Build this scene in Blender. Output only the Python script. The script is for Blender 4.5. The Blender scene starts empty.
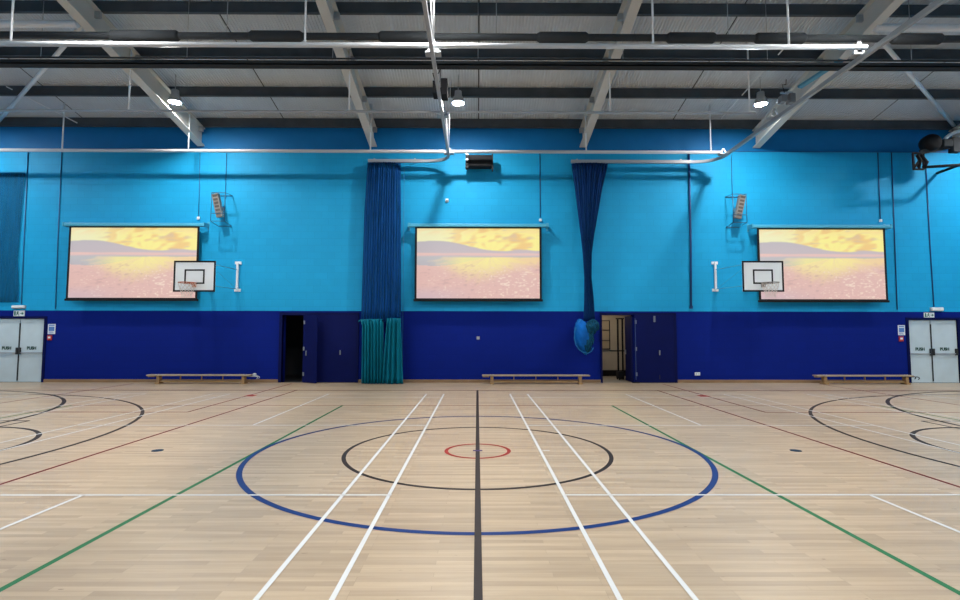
import bpy, bmesh, math, random
from mathutils import Vector, Matrix
random.seed(7)
PI = math.pi
scene = bpy.context.scene
COL = scene.collection
YW = 9.9          # back wall face
XE = 19.5         # half length of the hall

# ------------------------------------------------------------------ helpers
def lin(r, g, b):
    f = lambda c: (c/255/12.92) if c/255 <= .04045 else ((c/255+.055)/1.055)**2.4
    return (f(r), f(g), f(b), 1)

def mat(name, col, rough=.6, metal=0, spec=.5, emit=None, strength=0, bump=None, vary=0, alpha=1):
    m = bpy.data.materials.new(name); m.use_nodes = True
    nt = m.node_tree; N = nt.nodes; L = nt.links
    b = N['Principled BSDF']
    b.inputs['Base Color'].default_value = col
    b.inputs['Roughness'].default_value = rough
    b.inputs['Metallic'].default_value = metal
    b.inputs['Specular IOR Level'].default_value = spec
    b.inputs['Alpha'].default_value = alpha
    if emit:
        b.inputs['Emission Color'].default_value = emit
        b.inputs['Emission Strength'].default_value = strength
    tc = N.new('ShaderNodeTexCoord')
    if vary:
        n = N.new('ShaderNodeTexNoise'); n.inputs['Scale'].default_value = 2.3; n.inputs['Detail'].default_value = 5
        L.new(tc.outputs['Object'], n.inputs['Vector'])
        r = N.new('ShaderNodeValToRGB')
        r.color_ramp.elements[0].position = .3; r.color_ramp.elements[1].position = .7
        r.color_ramp.elements[0].color = tuple(c*(1-vary) for c in col[:3])+(1,)
        r.color_ramp.elements[1].color = tuple(min(1, c*(1+vary)) for c in col[:3])+(1,)
        L.new(n.outputs['Fac'], r.inputs['Fac']); L.new(r.outputs['Color'], b.inputs['Base Color'])
    if bump:
        n2 = N.new('ShaderNodeTexNoise'); n2.inputs['Scale'].default_value = bump[0]
        L.new(tc.outputs['Object'], n2.inputs['Vector'])
        bp = N.new('ShaderNodeBump'); bp.inputs['Strength'].default_value = bump[1]; bp.inputs['Distance'].default_value = .01
        L.new(n2.outputs['Fac'], bp.inputs['Height']); L.new(bp.outputs['Normal'], b.inputs['Normal'])
    return m

def block_wall(name, col, vary=.06, spec=.3, rough=.55):
    """painted blockwork: faint courses in relief and slight roller variation"""
    m = bpy.data.materials.new(name); m.use_nodes = True
    nt = m.node_tree; N = nt.nodes; L = nt.links; b = N['Principled BSDF']
    b.inputs['Roughness'].default_value = rough
    b.inputs['Specular IOR Level'].default_value = spec
    tc = N.new('ShaderNodeTexCoord')
    sp = N.new('ShaderNodeSeparateXYZ'); L.new(tc.outputs['Object'], sp.inputs[0])
    ad = N.new('ShaderNodeMath'); ad.operation = 'ADD'; L.new(sp.outputs['X'], ad.inputs[0]); L.new(sp.outputs['Y'], ad.inputs[1])
    cb = N.new('ShaderNodeCombineXYZ'); L.new(ad.outputs[0], cb.inputs['X']); L.new(sp.outputs['Z'], cb.inputs['Y'])
    br = N.new('ShaderNodeTexBrick'); br.inputs['Scale'].default_value = 1
    br.inputs['Brick Width'].default_value = .45; br.inputs['Row Height'].default_value = .225
    br.inputs['Mortar Size'].default_value = .006; br.inputs['Mortar Smooth'].default_value = .4
    c = col[:3]
    br.inputs['Color1'].default_value = tuple(x*(1-vary) for x in c)+(1,)
    br.inputs['Color2'].default_value = tuple(x*(1+vary) for x in c)+(1,)
    br.inputs['Mortar'].default_value = tuple(x*.86 for x in c)+(1,)
    L.new(cb.outputs[0], br.inputs['Vector'])
    nz = N.new('ShaderNodeTexNoise'); nz.inputs['Scale'].default_value = .8; nz.inputs['Detail'].default_value = 6
    L.new(tc.outputs['Object'], nz.inputs['Vector'])
    mx = N.new('ShaderNodeMix'); mx.data_type = 'RGBA'; mx.blend_type = 'MULTIPLY'; mx.inputs['Factor'].default_value = .3
    rp = N.new('ShaderNodeValToRGB'); rp.color_ramp.elements[0].position = .3; rp.color_ramp.elements[1].position = .7
    rp.color_ramp.elements[0].color = (.8, .8, .8, 1); rp.color_ramp.elements[1].color = (1, 1, 1, 1)
    L.new(nz.outputs['Fac'], rp.inputs['Fac'])
    L.new(br.outputs['Color'], mx.inputs['A']); L.new(rp.outputs['Color'], mx.inputs['B'])
    L.new(mx.outputs['Result'], b.inputs['Base Color'])
    bp = N.new('ShaderNodeBump'); bp.inputs['Strength'].default_value = .25; bp.inputs['Distance'].default_value = .006; bp.invert = True
    L.new(br.outputs['Fac'], bp.inputs['Height']); L.new(bp.outputs['Normal'], b.inputs['Normal'])
    return m

def floor_mat():
    m = bpy.data.materials.new('sprung_wood'); m.use_nodes = True
    nt = m.node_tree; N = nt.nodes; L = nt.links; b = N['Principled BSDF']
    tc = N.new('ShaderNodeTexCoord')
    br = N.new('ShaderNodeTexBrick'); br.inputs['Scale'].default_value = 1; br.offset = .37; br.offset_frequency = 3
    br.inputs['Brick Width'].default_value = .8; br.inputs['Row Height'].default_value = .062
    br.inputs['Mortar Size'].default_value = .0012; br.inputs['Mortar Smooth'].default_value = .3
    br.inputs['Color1'].default_value = WOOD1; br.inputs['Color2'].default_value = WOOD2
    br.inputs['Mortar'].default_value = tuple(x*.62 for x in WOOD1[:3])+(1,)
    L.new(tc.outputs['Object'], br.inputs['Vector'])
    def streak(sx, sy, lo, hi, p0, p1, detail=4):
        mp = N.new('ShaderNodeMapping'); mp.inputs['Scale'].default_value = (sx, sy, 1)
        L.new(tc.outputs['Object'], mp.inputs['Vector'])
        n = N.new('ShaderNodeTexNoise'); n.inputs['Scale'].default_value = 1; n.inputs['Detail'].default_value = detail
        L.new(mp.outputs[0], n.inputs['Vector'])
        r = N.new('ShaderNodeValToRGB'); r.color_ramp.elements[0].position = p0; r.color_ramp.elements[1].position = p1
        r.color_ramp.elements[0].color = lo; r.color_ramp.elements[1].color = hi
        L.new(n.outputs['Fac'], r.inputs['Fac']); return r.outputs['Color']
    last = br.outputs['Color']
    for col, f in ((streak(1.1, 17, (.80, .77, .74, 1), (1.04, 1.04, 1.04, 1), .36, .62), .55),
                   (streak(7, 140, (.85, .83, .8, 1), (1, 1, 1, 1), .35, .6), .25),
                   (streak(.22, .5, (.90, .88, .87, 1), (1, 1, 1, 1), .35, .65), .9),
                   (streak(9, 30, (.35, .3, .28, 1), (1, 1, 1, 1), .23, .27, 2), .8)):
        mx = N.new('ShaderNodeMix'); mx.data_type = 'RGBA'; mx.blend_type = 'MULTIPLY'; mx.inputs['Factor'].default_value = f
        L.new(last, mx.inputs['A']); L.new(col, mx.inputs['B']); last = mx.outputs['Result']
    L.new(last, b.inputs['Base Color'])
    b.inputs['Roughness'].default_value = .36
    b.inputs['Specular IOR Level'].default_value = .38
    return m

def net_mat(name, col, see):
    """fine mesh netting: mostly yarn, the gaps let some of the wall show"""
    m = bpy.data.materials.new(name); m.use_nodes = True
    nt = m.node_tree; N = nt.nodes; L = nt.links; b = N['Principled BSDF']
    b.inputs['Base Color'].default_value = col; b.inputs['Roughness'].default_value = .8; b.inputs['Specular IOR Level'].default_value = .15
    tc = N.new('ShaderNodeTexCoord'); mp = N.new('ShaderNodeMapping'); mp.inputs['Scale'].default_value = (14, 14, .5)
    n = N.new('ShaderNodeTexNoise'); n.inputs['Scale'].default_value = 1.6; n.inputs['Detail'].default_value = 3
    L.new(tc.outputs['Object'], mp.inputs[0]); L.new(mp.outputs[0], n.inputs['Vector'])
    mr = N.new('ShaderNodeMapRange'); mr.inputs['From Min'].default_value = .35; mr.inputs['From Max'].default_value = .65
    mr.inputs['To Min'].default_value = max(0, 1-see-.15); mr.inputs['To Max'].default_value = min(1, 1-see+.15)
    L.new(n.outputs['Fac'], mr.inputs['Value']); L.new(mr.outputs[0], b.inputs['Alpha'])
    return m

class MB:
    """collects simple shapes into ONE mesh (world coordinates)"""
    def __init__(s): s.v = []; s.f = []; s.mi = []; s.cur = 0; s.smooth = []
    def slot(s, i): s.cur = i; return s
    def add(s, vs, fs, smooth=False):
        o = len(s.v); s.v += [tuple(v) for v in vs]
        for f in fs: s.f.append(tuple(i+o for i in f)); s.mi.append(s.cur); s.smooth.append(smooth)
        return s
    def box(s, x0, x1, y0, y1, z0, z1):
        x0, x1 = sorted((x0, x1)); y0, y1 = sorted((y0, y1)); z0, z1 = sorted((z0, z1))
        v = [(x, y, z) for z in (z0, z1) for y in (y0, y1) for x in (x0, x1)]
        return s.add(v, [(0, 2, 3, 1), (4, 5, 7, 6), (0, 1, 5, 4), (2, 6, 7, 3), (0, 4, 6, 2), (1, 3, 7, 5)])
    def bar(s, a, b, w, h, up=(0, 0, 1)):
        a, b = Vector(a), Vector(b); d = (b-a).normalized(); u = Vector(up)
        if abs(d.dot(u)) > .98: u = Vector((0, 1, 0))
        r = d.cross(u).normalized(); u = r.cross(d).normalized()
        v = [p+r*sx*w/2+u*sz*h/2 for p in (a, b) for sz in (-1, 1) for sx in (-1, 1)]
        return s.add(v, [(0, 1, 3, 2), (4, 6, 7, 5), (0, 4, 5, 1), (2, 3, 7, 6), (0, 2, 6, 4), (1, 5, 7, 3)])
    def tube(s, pts, r, n=10, closed=False, cap=True):
        pts = [Vector(p) for p in pts]; k = len(pts); rr = r if isinstance(r, (list, tuple)) else [r]*k
        v = []; prev = None
        for i, p in enumerate(pts):
            if closed: d = pts[(i+1) % k]-pts[i-1]
            else: d = pts[min(i+1, k-1)]-pts[max(i-1, 0)]
            d.normalize()
            if prev is None:
                u = Vector((0, 0, 1)) if abs(d.z) < .9 else Vector((1, 0, 0))
                u = (u-d*u.dot(d)).normalized()
            else: u = (prev-d*prev.dot(d)).normalized()
            prev = u; w = d.cross(u)
            for j in range(n):
                a = 2*PI*j/n; v.append(p+(u*math.cos(a)+w*math.sin(a))*rr[i])
        f = []
        for i in range(k if closed else k-1):
            i2 = (i+1) % k
            for j in range(n): f.append((i*n+j, i*n+(j+1) % n, i2*n+(j+1) % n, i2*n+j))
        s.add(v, f, True)
        if cap and not closed:
            o = len(s.v)-len(v)
            for base, rev in ((0, True), ((k-1)*n, False)):
                idx = [o+base+j for j in range(n)]
                s.f.append(tuple(reversed(idx)) if rev else tuple(idx)); s.mi.append(s.cur); s.smooth.append(False)
        return s
    def lathe(s, c, prof, n=24, axis=(0, 0, 1)):
        """prof: list of (radius, height along axis)"""
        q = Vector((0, 0, 1)).rotation_difference(Vector(axis)); c = Vector(c); v = []; f = []
        for r, h in prof:
            for j in range(n):
                a = 2*PI*j/n; v.append(c+q @ Vector((r*math.cos(a), r*math.sin(a), h)))
        for i in range(len(prof)-1):
            for j in range(n): f.append((i*n+j, i*n+(j+1) % n, (i+1)*n+(j+1) % n, (i+1)*n+j))
        f.append(tuple(reversed(range(n)))); f.append(tuple((len(prof)-1)*n+j for j in range(n)))
        return s.add(v, f, True)
    def prism(s, poly, y0, y1):
        """polygon in X/Z extruded along Y"""
        n = len(poly); v = [(x, y0, z) for x, z in poly]+[(x, y1, z) for x, z in poly]
        f = [tuple(range(n)), tuple(reversed(range(n, 2*n)))]
        f += [(i, n+i, n+(i+1) % n, (i+1) % n) for i in range(n)]
        return s.add(v, f)
    def build(s, name, m, parent=None, bevel=0, fix=True):
        me = bpy.data.meshes.new(name)
        off = Vector(parent_world(parent)) if parent else Vector((0, 0, 0))
        me.from_pydata([tuple(Vector(v)-off) for v in s.v], [], s.f)
        for mm in (m if isinstance(m, list) else [m]): me.materials.append(mm)
        for p, i, sm in zip(me.polygons, s.mi, s.smooth): p.material_index = i; p.use_smooth = sm
        if fix:
            bm = bmesh.new(); bm.from_mesh(me); bmesh.ops.recalc_face_normals(bm, faces=bm.faces); bm.to_mesh(me); bm.free()
        o = bpy.data.objects.new(name, me); COL.objects.link(o)
        if parent: o.parent = parent
        if bevel:
            md = o.modifiers.new('edge', 'BEVEL'); md.width = bevel; md.segments = 2; md.limit_method = 'ANGLE'
        return o

def parent_world(o):
    v = Vector((0, 0, 0))
    while o: v = v+o.location; o = o.parent
    return v
def tag(o, label, cat, group=None, kind=None):
    o['label'] = label; o['category'] = cat
    if group: o['group'] = group
    if kind: o['kind'] = kind
    return o
def thing(name, label, cat, loc=(0, 0, 0), group=None, kind=None):
    o = bpy.data.objects.new(name, None); o.empty_display_size = .2; COL.objects.link(o); o.location = loc
    return tag(o, label, cat, group, kind)
def struct(name, mb, m, label, cat, **k):
    return tag(mb.build(name, m, **k), label, cat, kind='structure')
def text_part(name, body, size, loc, m, parent, depth=.002, width=None, bold=0):
    """lettering facing the hall (towards -Y), centred on loc"""
    cu = bpy.data.curves.new(name, 'FONT'); cu.body = body; cu.size = size; cu.align_x = 'CENTER'; cu.align_y = 'CENTER'; cu.extrude = depth; cu.offset = bold
    tmp = bpy.data.objects.new(name, cu); COL.objects.link(tmp)
    dg = bpy.context.evaluated_depsgraph_get(); me = bpy.data.meshes.new_from_object(tmp.evaluated_get(dg))
    bpy.data.objects.remove(tmp); bpy.data.curves.remove(cu)
    me.transform(Matrix.Rotation(PI/2, 4, 'X'))
    if width:
        w = max(v.co.x for v in me.vertices)-min(v.co.x for v in me.vertices)
        me.transform(Matrix.Scale(width/w, 4, (1, 0, 0)))
    me.transform(Matrix.Translation(Vector(loc)-Vector(parent_world(parent))))
    me.materials.clear(); me.materials.append(m)
    o = bpy.data.objects.new(name, me); COL.objects.link(o); o.parent = parent
    return o
def copy_tree(o, parent=None):
    c = o.copy(); COL.objects.link(c); c.parent = parent
    for ch in list(o.children): copy_tree(ch, c)
    return c

# ------------------------------------------------------------------ materials
WOOD1 = (.505, .392, .27, 1); WOOD2 = (.385, .295, .20, 1)
M_floor = floor_mat()
M_sky = block_wall('light_blue_paint', (.012, .335, .63, 1), .025, .15)
M_navy = block_wall('navy_paint', (.0010, .0118, .18, 1), .03, .12, .8)
M_clad = mat('blue_cladding', (.002, .155, .40, 1), .6, spec=.25, vary=.05)
M_navydoor = mat('navy_gloss_door', (.0015, .005, .07, 1), .7, spec=.12, vary=.08)
M_frame = mat('navy_door_frame', (.0012, .004, .055, 1), .7, spec=.12)
M_skirt = mat('oak_skirting', lin(132, 104, 76), .55, vary=.12)
M_deck = mat('roof_deck', (.62, .665, .71, 1), .6, .0, vary=.04)
M_seam = mat('deck_seam', (.03, .03, .03, 1), .8)
M_purlin = mat('dark_purlin', (.070, .078, .086, 1), .6, spec=.3, vary=.15)
M_raft = mat('cream_steel', (.62, .60, .55, 1), .5, vary=.04)
M_white = mat('white_gloss_steel', (.78, .80, .82, 1), .28)
M_galv = mat('galvanised', (.42, .44, .46, 1), .4, .6)
M_alu = mat('grey_aluminium', (.34, .36, .38, 1), .42, .3)
M_black = mat('black_paint', (.010, .010, .012, 1), .75, spec=.2)
M_blackpl = mat('black_plastic', (.012, .012, .014, 1), .8, spec=.15)
M_dgrey = mat('dark_grey_steel', (.034, .038, .042, 1), .85, spec=.15, vary=.1)
M_board = mat('white_board', (.74, .77, .78, 1), .4)
M_orange = mat('orange_rim', (.42, .10, .03, 1), .45)
M_greyrim = mat('grey_rim', (.22, .20, .19, 1), .45)
M_cord = mat('net_cord', (.62, .55, .50, 1), .8)
M_case = mat('pale_blue_casing', (.055, .36, .54, 1), .5)
M_doorleaf = mat('pale_grey_door', (.50, .60, .64, 1), .4, vary=.05)
M_chrome = mat('satin_metal', (.55, .56, .58, 1), .3, .7)
M_handle = mat('dull_metal', (.22, .24, .28, 1), .4, .4)
M_green = mat('sign_green', (.01, .13, .08, 1), .5)
M_signdark = mat('sign_dark_green', (.006, .05, .035, 1), .5)
M_signwhite = mat('sign_white', (.72, .76, .76, 1), .45)
M_red = mat('notice_red', (.40, .03, .03, 1), .5)
M_blueink = mat('notice_blue', (.08, .20, .50, 1), .5)
M_beige = mat('cream_wall', (.52, .45, .36, 1), .7, vary=.05)
M_storefloor = mat('store_floor', (.30, .27, .23, 1), .6)
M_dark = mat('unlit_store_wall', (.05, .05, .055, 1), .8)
M_pine = mat('varnished_pine', (.33, .20, .085, 1), .45, vary=.18)
M_pinetop = mat('worn_pine_top', (.36, .27, .18, 1), .5, vary=.15)
M_teal = mat('teal_vinyl', (.001, .17, .25, 1), .5, spec=.2, vary=.1)
M_net = net_mat('blue_netting', (.002, .055, .21, 1), .2)
M_netdk = net_mat('dark_blue_netting', (.003, .035, .15, 1), .10)
M_thinblue = net_mat('translucent_blue', (.004, .11, .25, 1), .5)  # half see-through blue for the sheet at the wall's left end
M_bag = mat('bright_blue_cloth', (.002, .105, .40, 1), .7, spec=.12, vary=.35)
M_bagnet = net_mat('bunched_netting', (.002, .055, .105, 1), .2)
M_cond = mat('blue_painted_conduit', (.008, .12, .30, 1), .5)
M_conddk = mat('dark_blue_conduit', (.003, .04, .16, 1), .5)
M_lens = mat('lamp_lens', (1, 1, 1, 1), .4, emit=(1, .985, .95, 1), strength=1000)
M_pipe = mat('pale_grey_pipe', (.46, .48, .50, 1), .3)
P_white = mat('line_white', (.58, .59, .59, 1), .45, spec=.25)
P_black = mat('line_black', (.030, .022, .021, 1), .5, spec=.15)
P_blue = mat('line_blue', (.004, .028, .14, 1), .5, spec=.15)
P_green = mat('line_green', (.010, .14, .05, 1), .5, spec=.15)
P_red = mat('line_red', (.30, .025, .02, 1), .5, spec=.15)
P_maroon = mat('line_maroon', (.15, .015, .014, 1), .5, spec=.15)
P_purple = mat('line_purple', (.07, .04, .16, 1), .5, spec=.15)

# ------------------------------------------------------------------ floor with its court markings
fl = MB()
fl.slot(0).box(-XE-.3, XE+.3, -10.5, YW+.02, -.2, 0)
hgt = [0]
def rect(slot, x0, x1, y0, y1, h):
    fl.slot(slot).add([(x0, y0, h), (x1, y0, h), (x1, y1, h), (x0, y1, h)], [(0, 1, 2, 3)])
def arc(slot, cx, cy, r, a0, a1, w, h, n=96):
    v = []; f = []
    for i in range(n+1):
        a = a0+(a1-a0)*i/n
        for q in (r-w/2, r+w/2): v.append((cx+q*math.cos(a), cy+q*math.sin(a), h))
    for i in range(n): f.append((2*i, 2*i+1, 2*i+3, 2*i+2))
    fl.slot(slot).add(v, f)
W, K, B, G, R, MR, PU = 1, 2, 3, 4, 5, 6, 7
H = .0006
# green volleyball court
for s in (-1, 1):
    rect(G, s*3-.025, s*3+.025, -4.5, 4.5, H*2)
    rect(G, s*9-.025, s*9+.025, -4.5, 4.5, H)
    rect(MR, -9, 9, s*4.5-.02, s*4.5+.02, H)
# maroon netball court and side-court keys
for s in (-1, 1):
    rect(MR, s*5.08-.025, s*5.08+.025, -7.62, 7.62, H*2)
    rect(MR, -15.25, 15.25, s*7.62-.025, s*7.62+.025, H*2)
    rect(MR, s*15.25-.025, s*15.25+.025, -7.62, 7.62, H*2)
    arc(MR, s*15.25, 0, 4.9, PI/2, PI/2+s*PI, .04, H)
    for dx in (-2.5, 2.5): rect(MR, s*8.4+dx-.025, s*8.4+dx+.025, 3.5, 9.5, H)
    rect(MR, s*8.4-2.5, s*8.4+2.5, 3.48, 3.53, H)
    rect(R, s*5.82-.12, s*5.82+.12, 6.15, 6.47, H*4)
# black basketball court
rect(K, -.028, .028, -10.4, 7.6, H*6)
arc(K, 0, 0, 1.78, 0, 2*PI, .055, H*4, 160)
for s in (-1, 1):
    rect(K, -14, 14, s*7.5-.025, s*7.5+.025, H*3)
    rect(K, s*14-.025, s*14+.025, -7.5, 7.5, H*3)
    arc(K, s*12.425, 0, 6.62, PI/2-s*.10+ (0), PI/2+s*PI+s*.10, .065, H*4, 160)
    arc(K, s*8.33, 0, 1.8, PI/2, PI/2+s*PI, .07, H*4)
    rect(K, s*8.2-.025, s*8.2+.025, -2.45, 2.45, H*3)
    for t in (-1, 1): rect(K, min(s*8.2, s*14), max(s*8.2, s*14), t*2.45-.025, t*2.45+.025, H*3)
    # six metre goal area
    for t in (-1, 1):
        a0 = PI/2*t; a1 = PI if s > 0 else 0
        if s > 0: arc(K, s*14.45, t*1.5, 6.0, a0 if t > 0 else 3*PI/2, PI, .08, H*4)
        else: arc(K, s*14.45, t*1.5, 6.0, 0, a0, .08, H*4)
    rect(K, s*8.5-.04, s*8.5+.04, -1.5, 1.5, H*4)
# blue futsal circle, red netball circle, purple spot
arc(B, 0, 0, 2.975, 0, 2*PI, .065, H*5, 200)
arc(R, 0, 0, .43, 0, 2*PI, .05, H*5, 80)
rect(PU, -.065, .065, -.035, .035, H*8)
# white badminton courts
for s in (-1, 1):
    for a, b in ((.86, 6.98), (8.74, 14.84)):
        for x in ((a, a+.46) if s > 0 or a > 1 else (.885, 1.345))+(b-.46, b): rect(W, s*x-.018, s*x+.018, -6.7, 6.7, H*7)
        for y in (-6.68, -5.92, -1.97, 1.97, 5.92, 6.68): rect(W, min(s*a, s*b), max(s*a, s*b), y-.018, y+.018, H*7)
        c = (a+b)/2
        for t in (-1, 1): rect(W, s*c-.018, s*c+.018, min(t*1.97, t*6.7), max(t*1.97, t*6.7), H*7)
    if s > 0: rect(W, .89, .99, -.018, .018, H*8)
floor = struct('floor', fl, [M_floor, P_white, P_black, P_blue, P_green, P_red, P_maroon, P_purple],
               'pale maple sports hall floor with coloured court lines', 'floor', fix=False)

for s, side in ((-1, 'left'), (1, 'right')):
    m = MB().lathe((s*4.39, .02, .0), [(.075, 0), (.075, .003), (.065, .005), (.001, .005)], 28)
    tag(m.build('floor_socket_cover', mat('blue_floor_cap', (.006, .03, .07, 1), .6, spec=.15)),
        'round dark blue floor socket cap '+side+' of the big blue circle', 'floor cap')

# ------------------------------------------------------------------ walls
HOLES = [(-15.76, -14.14, 2.07), (-6.38, -5.69, 2.19), (4.08, 5.13, 2.21), (14.19, 15.81, 2.07)]
wb = MB()
ZD, ZC, ZT = 2.33, 7.69, 9.0
x = -XE-.3
for a, b, h in HOLES:
    wb.slot(1).box(x, a, YW, YW+.3, -.1, ZD)
    wb.slot(1).box(a, b, YW, YW+.3, h, ZD)
    x = b
wb.slot(1).box(x, XE+.3, YW, YW+.3, -.1, ZD)
wb.slot(0).box(-XE-.3, XE+.3, YW, YW+.3, ZD, ZC)
wb.slot(2).box(-XE-.3, XE+.3, YW+.02, YW+.3, ZC, ZT)
wb.slot(3).box(-XE, XE, YW-.004, YW+.03, ZC, ZC+.025)
struct('wall_back', wb, [M_sky, M_navy, M_clad, M_conddk], 'blue blockwork wall with a navy lower band facing the camera', 'wall')
def gable(sx):
    x0, x1 = (XE, XE+.3) if sx > 0 else (-XE-.3, -XE)
    g = MB()
    g.slot(1).box(x0, x1, -10.5, YW, -.1, ZD)
    g.slot(0).box(x0, x1, -10.5, YW, ZD, ZC)
    pts = [(-10.5, ZC), (YW+.3, ZC), (YW+.3, 8.8), (-.3, 10.85), (-10.5, 8.8)]
    v = [(x0, y, z) for y, z in pts]+[(x1, y, z) for y, z in pts]; n = 5
    g.slot(2).add(v, [tuple(range(n)), tuple(range(2*n-1, n-1, -1))]+[(i, (i+1) % n, n+(i+1) % n, n+i) for i in range(n)])
    return g
struct('wall_right', gable(1), [M_sky, M_navy, M_clad], 'blue end wall at the right edge', 'wall')
struct('wall_left', gable(-1), [M_sky, M_navy, M_clad], 'blue end wall beyond the left edge', 'wall')
wf = MB(); wf.slot(1).box(-XE-.3, XE+.3, -10.8, -10.5, -.1, ZD); wf.slot(0).box(-XE-.3, XE+.3, -10.8, -10.5, ZD, ZC); wf.slot(2).box(-XE-.3, XE+.3, -10.8, -10.5, ZC, ZT)
struct('wall_front', wf, [M_sky, M_navy, M_clad], 'blue wall behind the camera', 'wall')

sk = MB()
for a, b in ((-19.5, -15.85), (15.9, 19.5), (-14.06, -6.47), (-3.88, 4.02), (6.52, 14.11)): sk.box(a, b, YW-.03, YW, 0, .10)
struct('baseboard_back', sk, M_skirt, 'oak skirting board along the foot of the navy wall', 'skirting board', bevel=.006)

# ------------------------------------------------------------------ roof
SL = .192
zb = lambda y: 7.83+SL*(YW-y)         # rafter underside
zd = lambda y: 8.76+SL*(9.88-y)       # deck underside
dk = MB(); YR = -.3
prof = []
P = .085; n = int(2*(XE+.25)/P)
for i in range(n):
    x0 = -XE-.25+i*P
    prof += [(x0, 0), (x0+P*.38, 0), (x0+P*.5, .03), (x0+P*.88, .03)]
v = []; f = []
for (xx, dz) in prof:
    v += [(xx, YW+.3, zd(YW+.3)+dz), (xx, YR, zd(YR)+dz), (xx, -10.6, zd(YR)-SL*(YR+10.6)+dz)]
for i in range(len(prof)-1):
    for k in (0, 1): f.append((3*i+k, 3*i+k+1, 3*i+k+4, 3*i+k+3))
dk.slot(0).add(v, f)
for xs in (-13.2, -6.5, .02, 6.55, 13.25):
    dk.slot(1).add([(xs-.015, YW, zd(YW)-.003), (xs+.015, YW, zd(YW)-.003), (xs+.015, YR, zd(YR)-.003), (xs-.015, YR, zd(YR)-.003)], [(0, 1, 2, 3)])
struct('ceiling', dk, [M_deck, M_seam], 'grey corrugated steel roof deck', 'ceiling', fix=False)

PY = [(5.06, 'fourth dark roof purlin out from the blue wall, highest in view'), (6.56, 'third dark roof purlin out from the blue wall, behind the overhead tray'),
      (8.24, 'second dark roof purlin out from the blue wall, just above the lamps'), (9.84, 'dark purlin nearest the blue wall, along the eaves')]
for y, lab in PY:
    m = MB(); t = .03; z0 = zb(y)+.61; z1 = zd(y)-.005
    m.box(-XE, XE, y-t, y, z0, z1); m.box(-XE, XE, y-.09, y-t, z0, z0+.02); m.box(-XE, XE, y, y+.05, z1-.02, z1)
    tag(m.build('roof_purlin', M_purlin), lab, 'purlin', 'dark purlins across the roof')

RX = [(-9.25, 'outermost pale steel rafter on the left'), (-3.5, 'pale steel rafter left of centre, above the hung netting curtain'),
      (3.53, 'pale steel rafter right of centre, above the gathered netting'), (9.36, 'outermost pale steel rafter on the right')]
def sloped(mb, x0, x1, lo, hi):
    """box following both roof slopes; lo, hi: heights above rafter underside"""
    pts = [(YW, zb(YW)+lo), (YR, zb(YR)+lo), (-10.5, zb(YR)-SL*(YR+10.5)+lo), (-10.5, zb(YR)-SL*(YR+10.5)+hi), (YR, zb(YR)+hi), (YW, zb(YW)+hi)]
    v = [(x0, y, z) for y, z in pts]+[(x1, y, z) for y, z in pts]
    quads = [(0, 1, 4, 5), (1, 2, 3, 4), (6, 11, 10, 7), (7, 10, 9, 8)]+[(i, i+6, (i+1) % 6+6, (i+1) % 6) for i in range(6)]
    mb.add(v, quads)
RX.append((16.0, 'pale steel rafter at the right edge, its foot behind the black fan heater'))
for x, lab in RX:
    t = thing('roof_rafter', lab, 'rafter', (x, YW, zb(YW)), 'pale steel rafters of the roof')
    for nm, a, b, lo, hi in (('web', -.012, .012, .03, .58), ('bottom_flange', -.12, .12, 0, .03), ('top_flange', -.12, .12, .58, .605)):
        m = MB(); sloped(m, x+a, x+b, lo, hi); m.build(nm, M_raft, t)
    sgn = -1 if x > 0 else 1
    for y, _ in PY:
        m = MB(); m.box(x+sgn*.012, x+sgn*.15, y-.16, y-.09, zb(y)+.42, zb(y)+.58); m.build('purlin_cleat', M_galv, t)

# end-bay bracing
STAY = {1: ((8.30, 5.6, 9.42), (7.95, 9.35, 8.62)), -1: ((-14.2, 8.1, 9.0), (-13.1, 9.5, 8.45))}
for s, side in ((-1, 'left'), (1, 'right')):
    m = MB().tube([(s*9.5, 4.95, zb(4.95)+.30), (s*15.9, 9.72, 8.56)], .055, 12)
    tag(m.build('roof_brace', M_white), 'pale diagonal roof brace in the %s end bay' % side, 'brace', 'diagonal braces of the end bays')
    m = MB().tube([(s*9.4, 4.62, 8.84), (s*15.88, 4.62, 8.84)], .085, 14)
    tag(m.build('roof_strut', M_white), 'pale horizontal roof strut in the %s end bay' % side, 'strut', 'horizontal struts of the end bays')
    m = MB().tube([STAY[s][0], STAY[s][1]], .018, 8)
    tag(m.build('stay_rod', M_white), 'thin white stay rod under the roof deck on the %s side' % side, 'rod', 'thin stay rods under the deck')

# ------------------------------------------------------------------ high bay lamps
t = thing('high_bay_light', 'round white roof lamp glowing beside the left outermost rafter', 'lamp', (-8.88, 7.7, 8.37), 'high bay lamps under the roof')
c = t.location
MB().lathe(c, [(.10, .34), (.11, .20), (.14, .16), (.185, .02), (.19, -.03), (.172, -.03), (.168, .0), (.05, .0)], 28).build('housing', M_galv, t)
MB().lathe(c, [(.165, -.004), (.15, -.018), (.11, -.032), (.06, -.040), (.001, -.043)], 28).build('lens', M_lens, t)
MB().tube([c+Vector((0, 0, .34)), c+Vector((0, 0, 1.0-.1))], .012, 8).build('hanger_rod', M_galv, t)
for x, y, lab in ((-.58, 7.7, 'round white roof lamp glowing near the middle, right of the curtain track'), (8.34, 7.7, 'round white roof lamp glowing inside the right outermost rafter')):
    o = copy_tree(t); o.location = (x, y, 8.37); o['label'] = lab
rest = 'roof lamp outside the photograph, over the near half or the far ends'
for y in (7.7, 2.35, -2.3, -6.9):
    for x in ((-16.6, 16.6) if y > 5 else (-16.6, -7.7, -.65, 8.1, 16.6)):
        o = copy_tree(t); o.location = (x, y, 8.36); o['label'] = rest; o['group'] = 'lamps outside the photograph'

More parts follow.
